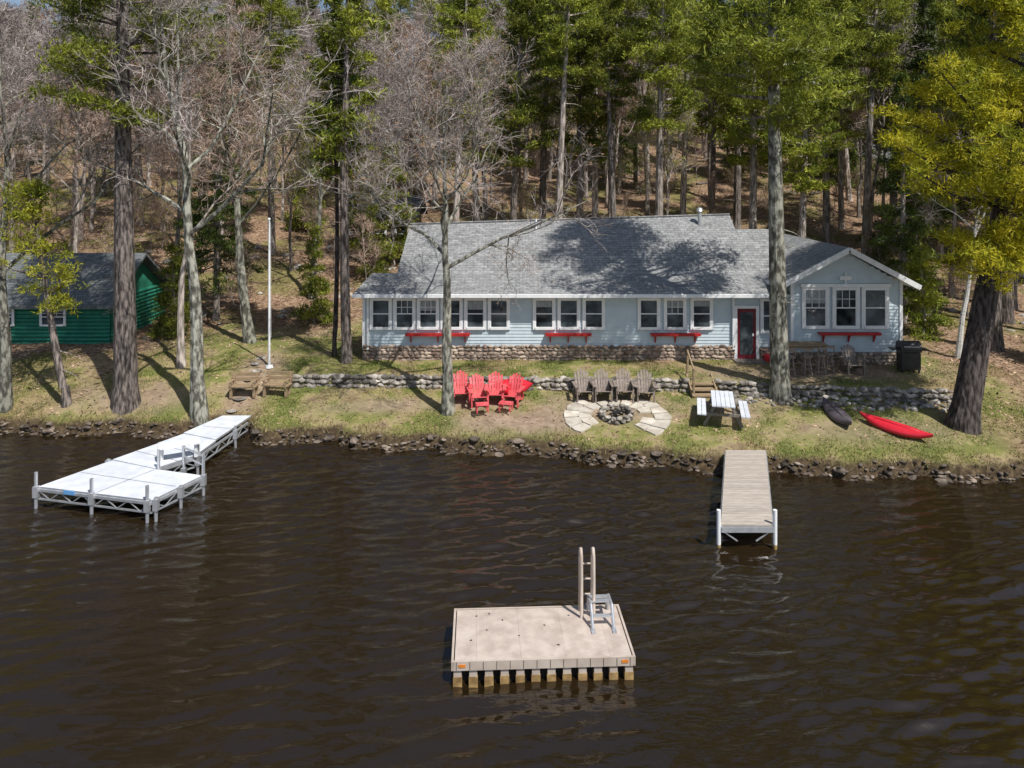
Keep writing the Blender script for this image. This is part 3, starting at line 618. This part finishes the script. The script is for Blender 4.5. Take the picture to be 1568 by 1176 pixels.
def bare(H,r,seed,fork=.35,nl=11,spread=.42,c2=7,c3=6,nf=6,fw=.022,lean=(0,0),mi_bud=None,nbud=0,budw=.06,sides=8,bud_npt=3,wander=.28):
    rg=random.Random(seed); mb=MB(); fine=[]; buds=[]
    def rv(s): return Vector((rg.gauss(0,s),rg.gauss(0,s),rg.gauss(0,s)))
    def br(p,d,r,L,lev):
        ns=(0,5,3,2)[lev]; pts=[p]; q=p
        for i in range(ns):
            d=(d+rv(wander*(.7 if lev==1 else 1))+Vector((0,0,.10))).normalized(); q=q+d*L/ns; pts.append(q)
        rs=[r*(1-.75*i/ns) for i in range(ns+1)]; mb.tube(pts,rs,(0,6,4,3)[lev],0 if lev<3 else 1)
        nc=(0,c2,c3,nf)[lev]
        for c in range(nc):
            f=rg.uniform(.25,1)*ns; i=min(int(f),ns-1); s=pts[i].lerp(pts[i+1],f-i); dd=(pts[i+1]-pts[i]).normalized()
            nd=(dd*.75+rv(.55)+Vector((0,0,.12))).normalized()
            if lev<3: br(s,nd,max(rs[i]*.5,.012),L*rg.uniform(.32,.55),lev+1)
            else:
                l=rg.uniform(.25,.6); fine.append((s,nd,l)); 
                if rg.random()<nbud: e=s+nd*l; buds.append((e.x,e.y,e.z))
    n=10;P=[];Rr=[];q=Vector((0,0,0)); d=Vector((lean[0]/H,lean[1]/H,1)).normalized()
    for i in range(n+1):
        t=i/n; P.append(q.copy()); Rr.append(max(.03,r*(1-t*.92)))
        dd=(d+Vector((rg.gauss(0,.07),rg.gauss(0,.07),0))*(1 if t>.1 else .3)).normalized(); q=q+dd*H*.85/n
    P[0].z=-.3; Rr[0]*=1.35
    mb.tube(P,Rr,sides,0)
    for k in range(nl):
        f=(fork+(1-fork)*(k+.5)/nl)*n; i=min(int(f),n-1); s=P[i].lerp(P[i+1],f-i); az=k*2.4+rg.uniform(-.5,.5); el=rg.uniform(.45,1.0)
        L=H*spread*(1.1-.75*(f/n-fork)/(1-fork))*rg.uniform(.75,1.15); br(s,Vector((math.cos(az)*math.cos(el),math.sin(az)*math.cos(el),math.sin(el))),Rr[i]*.55,L,1)
    if fine:
        S=np.array([f[0][:] for f in fine]);Dn=np.array([f[1][:] for f in fine]);Ln=np.array([f[2] for f in fine])[:,None]
        s=np.cross(Dn,NR.normal(size=Dn.shape)); s/=np.linalg.norm(s,axis=1)[:,None]
        V=np.stack([S+s*fw/2,S-s*fw/2,S+Dn*Ln],1).reshape(-1,3); mb.addnp(V,np.arange(len(V)).reshape(-1,3),1)
        for ff in(.4,.7):
            d2=Dn+NR.normal(0,.6,Dn.shape); d2/=np.linalg.norm(d2,axis=1)[:,None]; B=S+Dn*Ln*ff
            V=np.stack([B+s*fw/2.5,B-s*fw/2.5,B+d2*Ln*.5],1).reshape(-1,3); mb.addnp(V,np.arange(len(V)).reshape(-1,3),1)
    if buds: tufts(mb,buds,bud_npt,.10,budw,2,sp=.08)
    return mb
def place(mb,name,mats,X,Y,rz=0): return mb.obj(name,mats,loc=(X,Y,hz(X,Y)),rz=rz)
place(pine(21,.40,.50,3.8,11,npt=22,tl=.28,tw=.055,lean=(-.2,0),sp=.18),'pine_tree',['bark','pg'],-14.1,27.0)
place(pine(20,.33,.50,4.3,12,npt=26,tl=.28,tw=.055,lean=(-.45,0),stubs=True,gap=.08,sp=.18),'pine_tree',['barkgrey','pg'],9.7,26.7)
place(pine(17,.42,.29,4.3,13,npt=22,tl=.22,tw=.05,lean=(3.6,.6),gap=.26,bias=(-1,-.1,.35),sp=.13,elo=.12,clump=.25,group=7,dens=1.15),'pine_tree',['barkdark','py'],14.9,24.4)
place(pine(19,.20,.4,2.4,14,npt=14),'pine_tree',['bark','pg'],-6.65,30.3-.6)
place(pine(15,.09,.5,1.4,15,npt=12),'pine_tree',['barkdark','pd'],-7.3,30.5)
place(pine(8,.13,.45,1.7,16,npt=16,tw=.045,tl=.2,sp=.1,elo=.1,lean=(-1.4,0),group=5),'pine_tree',['bark','py2'],-16.2,26.9)
place(bare(13.6,.21,21,fork=.42,nl=14,spread=.40,c2=8,c3=7,nf=8,fw=.016,lean=(-.3,0),mi_bud=2,nbud=.25,budw=.03,bud_npt=2),'maple_tree',['barkgrey','twig','redbud'],-2.26,26.1)
place(bare(18,.26,22,fork=.40,nl=12,spread=.33,c2=8,c3=6,nf=7,fw=.018,lean=(-1.4,0)),'maple_tree',['barkgrey','twig'],-11.1,26.3)
place(bare(15,.22,23,fork=.35,nl=11,spread=.36,fw=.018,nf=7),'maple_tree',['barkgrey','twig'],-18.4,26.8)
place(bare(15,.24,24,fork=.38,nl=12,spread=.36,fw=.02,lean=(-2.5,0)),'maple_tree',['barkgrey','twigred'],-11.5,32.6)
place(bare(14,.15,25,fork=.4,nl=9,spread=.3,fw=.02),'maple_tree',['barkmid','twigred'],-13.1,29.3)
place(bare(10,.12,26,fork=.55,nl=9,spread=.3,fw=.02,lean=(1.2,0)),'birch_tree',['birch','twig'],18.2,30.2)
place(bare(15,.2,27,fork=.4,nl=10,spread=.34,fw=.02,lean=(.8,0)),'maple_tree',['barkgrey','twig'],-10.8,40)
place(pine(22,.3,.35,3.3,28,npt=14),'pine_tree',['bark','pg'],20.5,31.5)
place(pine(23,.32,.3,3.6,29,npt=14),'pine_tree',['bark','pd'],24,36)

forest=empty('background_forest')
protoP=[pine(H,.24,cs,rm,40+i,npt=16,tw=.08,dens=1.0,sp=.18,gap=.22).obj('p',['barkmid','pg'],link=False) for i,(H,cs,rm) in enumerate(((21,.40,3.0),(24,.50,2.8),(19,.34,3.2),(23,.55,2.6)))]
protoD=[pine(H,.2,cs,rm,50+i,npt=14,shape='spruce',gap=.08,dens=1.1).obj('d',['barkmid','pd'],link=False) for i,(H,cs,rm) in enumerate(((15,.1,2.5),(19,.18,2.7)))]
protoY=[pine(H,.08,.15,rm,60+i,npt=13,shape='spruce',stubs=False,dens=1.2,gap=.1,sp=.18).obj('y',['barkmid','pg'],link=False) for i,(H,rm) in enumerate(((5,1.4),(7,1.6)))]
protoB=[]
for i,(H,mt) in enumerate(((17,'twig'),(15,'twigred'),(19,'twig'),(16,'twigred'),(14,'twig'))):
    protoB.append(bare(H,.17,70+i,fork=.38,nl=11,spread=.3,fw=.035,nf=7,mi_bud=2,nbud=.35 if i==1 else .0,budw=.05,sides=7).obj('b',['barkmid',mt,'redbud'],link=False))
protoL=[bare(13,.12,80,fork=.35,nl=11,spread=.32,fw=.03,nf=6,mi_bud=2,nbud=.8,budw=.08,sides=6).obj('l',['barkmid','twig','bud'],link=False)]
protoS=[bare(4.5,.03,90+i,fork=.15,nl=8,spread=.35,c2=5,c3=4,nf=4,fw=.02,sides=4,mi_bud=2,nbud=.4*i,budw=.05).obj('s',['barkmid','twigred','bud'],link=False) for i in range(2)]
cnt=0; pts=[]
def okpos(X,Y,dm):
    if -9<X<19 and 27<Y<42: return False
    if -25.5<X<-16 and 29<Y<39.5: return False
    if -13<X<-5 and 47.5<Y<54: return False
    for a_,b_ in pts:
        if (a_-X)**2+(b_-Y)**2<dm*dm: return False
    return True
def tree(kind,X,Y,sc=None):
    global cnt
    me={'p':protoP,'d':protoD,'y':protoY,'b':protoB,'l':protoL,'s':protoS}[kind]; me=R.choice(me); cnt+=1
    inst({'p':'pine','d':'spruce','y':'young_pine','b':'bare_tree','l':'budding_tree','s':'sapling'}[kind]+'_%d'%cnt,me,forest,(X,Y,hz(X,Y)-.1),R.uniform(0,6.28),sc or R.uniform(.8,1.15),R.gauss(0,.03),R.gauss(0,.03)); pts.append((X,Y))
for X,Y in((.13,46),(2.7,43.6),(4.2,47),(5.5,49),(8.8,44),(14.5,45),(21,44),(-2,47),(11.5,50),(17,49),(7,53)): tree('p',X,Y,R.uniform(.9,1.1))
tree('b',-9.6,46.3,.8); tree('y',-7.3,45.6,1.1); tree('b',-6.6,46.8,.7); tree('y',-9.9,47.0,.9); tree('l',-8.4,45.2,.6)
tries=0
while cnt<500 and tries<9000:
    tries+=1
    Y=33+ (R.random()**1.05)*105; hw=.76*Y+8; X=R.uniform(-hw,hw)
    if Y<46 and -16<X<-5: 
        if R.random()<.85: continue
    if not okpos(X,Y,2.3 if Y<80 else 2.8): continue
    a_=X/Y; pp=.20 if a_<-.25 else (.35 if a_<-.05 else (.50 if a_<.25 else .64)); q=R.random()
    if q<pp*.84: k='p'
    elif q<pp: k='d'
    elif q<pp+.10: k='l'
    elif q<pp+.15 and Y<70: k='y'
    else: k='b'
    if Y<46 and k in'pd' and a_<-.2 and R.random()<.6: k='b'
    tree(k,X,Y)
for X,Y in((-9.6,36),(-15.2,33.5),(-8.2,43),(19,34),(22,29)): tree('y',X,Y,R.uniform(.6,1))
for X,Y in((-14.6,36.5),): tree('d',X,Y,.8)
for k in range(110):
    Y=R.uniform(34,75); hw=.76*Y; X=R.uniform(-hw,hw)
    if okpos(X,Y,.8): tree('s',X,Y,R.uniform(.5,1.1))

# ------------------------------------------------------------ grass, straw, leaves
def scatter(name,n,x0,x1,y0,y1,cond,tl,tw,mat,flat=False):
    X=NR.uniform(x0,x1,n);Y=NR.uniform(y0,y1,n); k=cond(X,Y); X=X[k];Y=Y[k]; Z=hts(X,Y); n=len(X); C=np.stack([X,Y,Z],1)
    d=NR.normal(size=(n,3)); 
    if flat: d[:,2]=np.abs(d[:,2])*.15
    else: d[:,2]=np.abs(d[:,2])+1.2
    d/=np.linalg.norm(d,axis=1)[:,None]; s=np.cross(d,NR.normal(size=(n,3))+(np.array([0,0,4]) if flat else 0)); s/=np.linalg.norm(s,axis=1)[:,None]
    l=NR.uniform(.5,1.3,(n,1))*tl; C[:,2]+=.01
    V=np.stack([C+s*tw/2,C-s*tw/2,C+d*l],1).reshape(-1,3); mb=MB(); mb.addnp(V,np.arange(3*n).reshape(-1,3)); mb.obj(name,[mat])
def dsh(X,Y): return Y-shoreY(X)
def nb(X,Y): return np.sin(X*1.3+Y*.7)+np.sin(X*.6-Y*1.9+1)+np.sin(X*2.7+Y*2.1)+.6*np.sin(X*5.1-Y*3.7)
scatter('lawn_grass',110000,-20,19,22,31,lambda X,Y:(dsh(X,Y)>.3)&(nb(X,Y)>-.4+NR.uniform(-.8,.8,len(X)))&(baref(X,Y)<NR.uniform(.1,.8,len(X)))&(((X-3.6)/1.85)**2+((Y-25.5)/1.8)**2>1),.07,.025,'grass')
scatter('shore_dry_grass',62000,-30,28,21,27.5,lambda X,Y:(dsh(X,Y)>.12)&(dsh(X,Y)<.68-.25*np.sin(X*3)+NR.uniform(-.4,.3,len(X))),.14,.03,'straw')
scatter('leaf_litter',90000,-34,36,23,62,lambda X,Y:(dsh(X,Y)>.6)&((Y>31.5)|(X>16)|(X<-15)|(NR.uniform(0,1,len(X))<.30))&~((X>-6.2)&(X<15.5)&(Y>29)&(Y<39)),.13,.08,'leaf',True)

# ------------------------------------------------------------ light, world, camera
sv=Vector((.42,-.50,.95)).normalized(); el=math.asin(sv.z); az=math.atan2(sv.x,sv.y)
sd=bpy.data.lights.new('sun','SUN'); sd.energy=5.0; sd.angle=math.radians(.5); sd.color=(1,.97,.92)
so=bpy.data.objects.new('sun',sd); COL.objects.link(so); so.rotation_euler=(-sv).to_track_quat('-Z','Y').to_euler(); so.location=(20,-20,40)
w=bpy.data.worlds.new('World'); scene.world=w; w.use_nodes=True; N=w.node_tree.nodes; sk=N.new('ShaderNodeTexSky'); sk.sky_type='NISHITA'; sk.sun_disc=False; sk.sun_elevation=el; sk.sun_rotation=az
w.node_tree.links.new(sk.outputs[0],N['Background'].inputs[0]); N['Background'].inputs[1].default_value=.10
cd=bpy.data.cameras.new('camera'); cd.lens=26; cd.sensor_width=36; cd.shift_y=-.2028; cd.clip_end=2000
co=bpy.data.objects.new('camera',cd); COL.objects.link(co); co.location=(0,0,9); co.rotation_euler=(math.pi/2,0,0); scene.camera=co
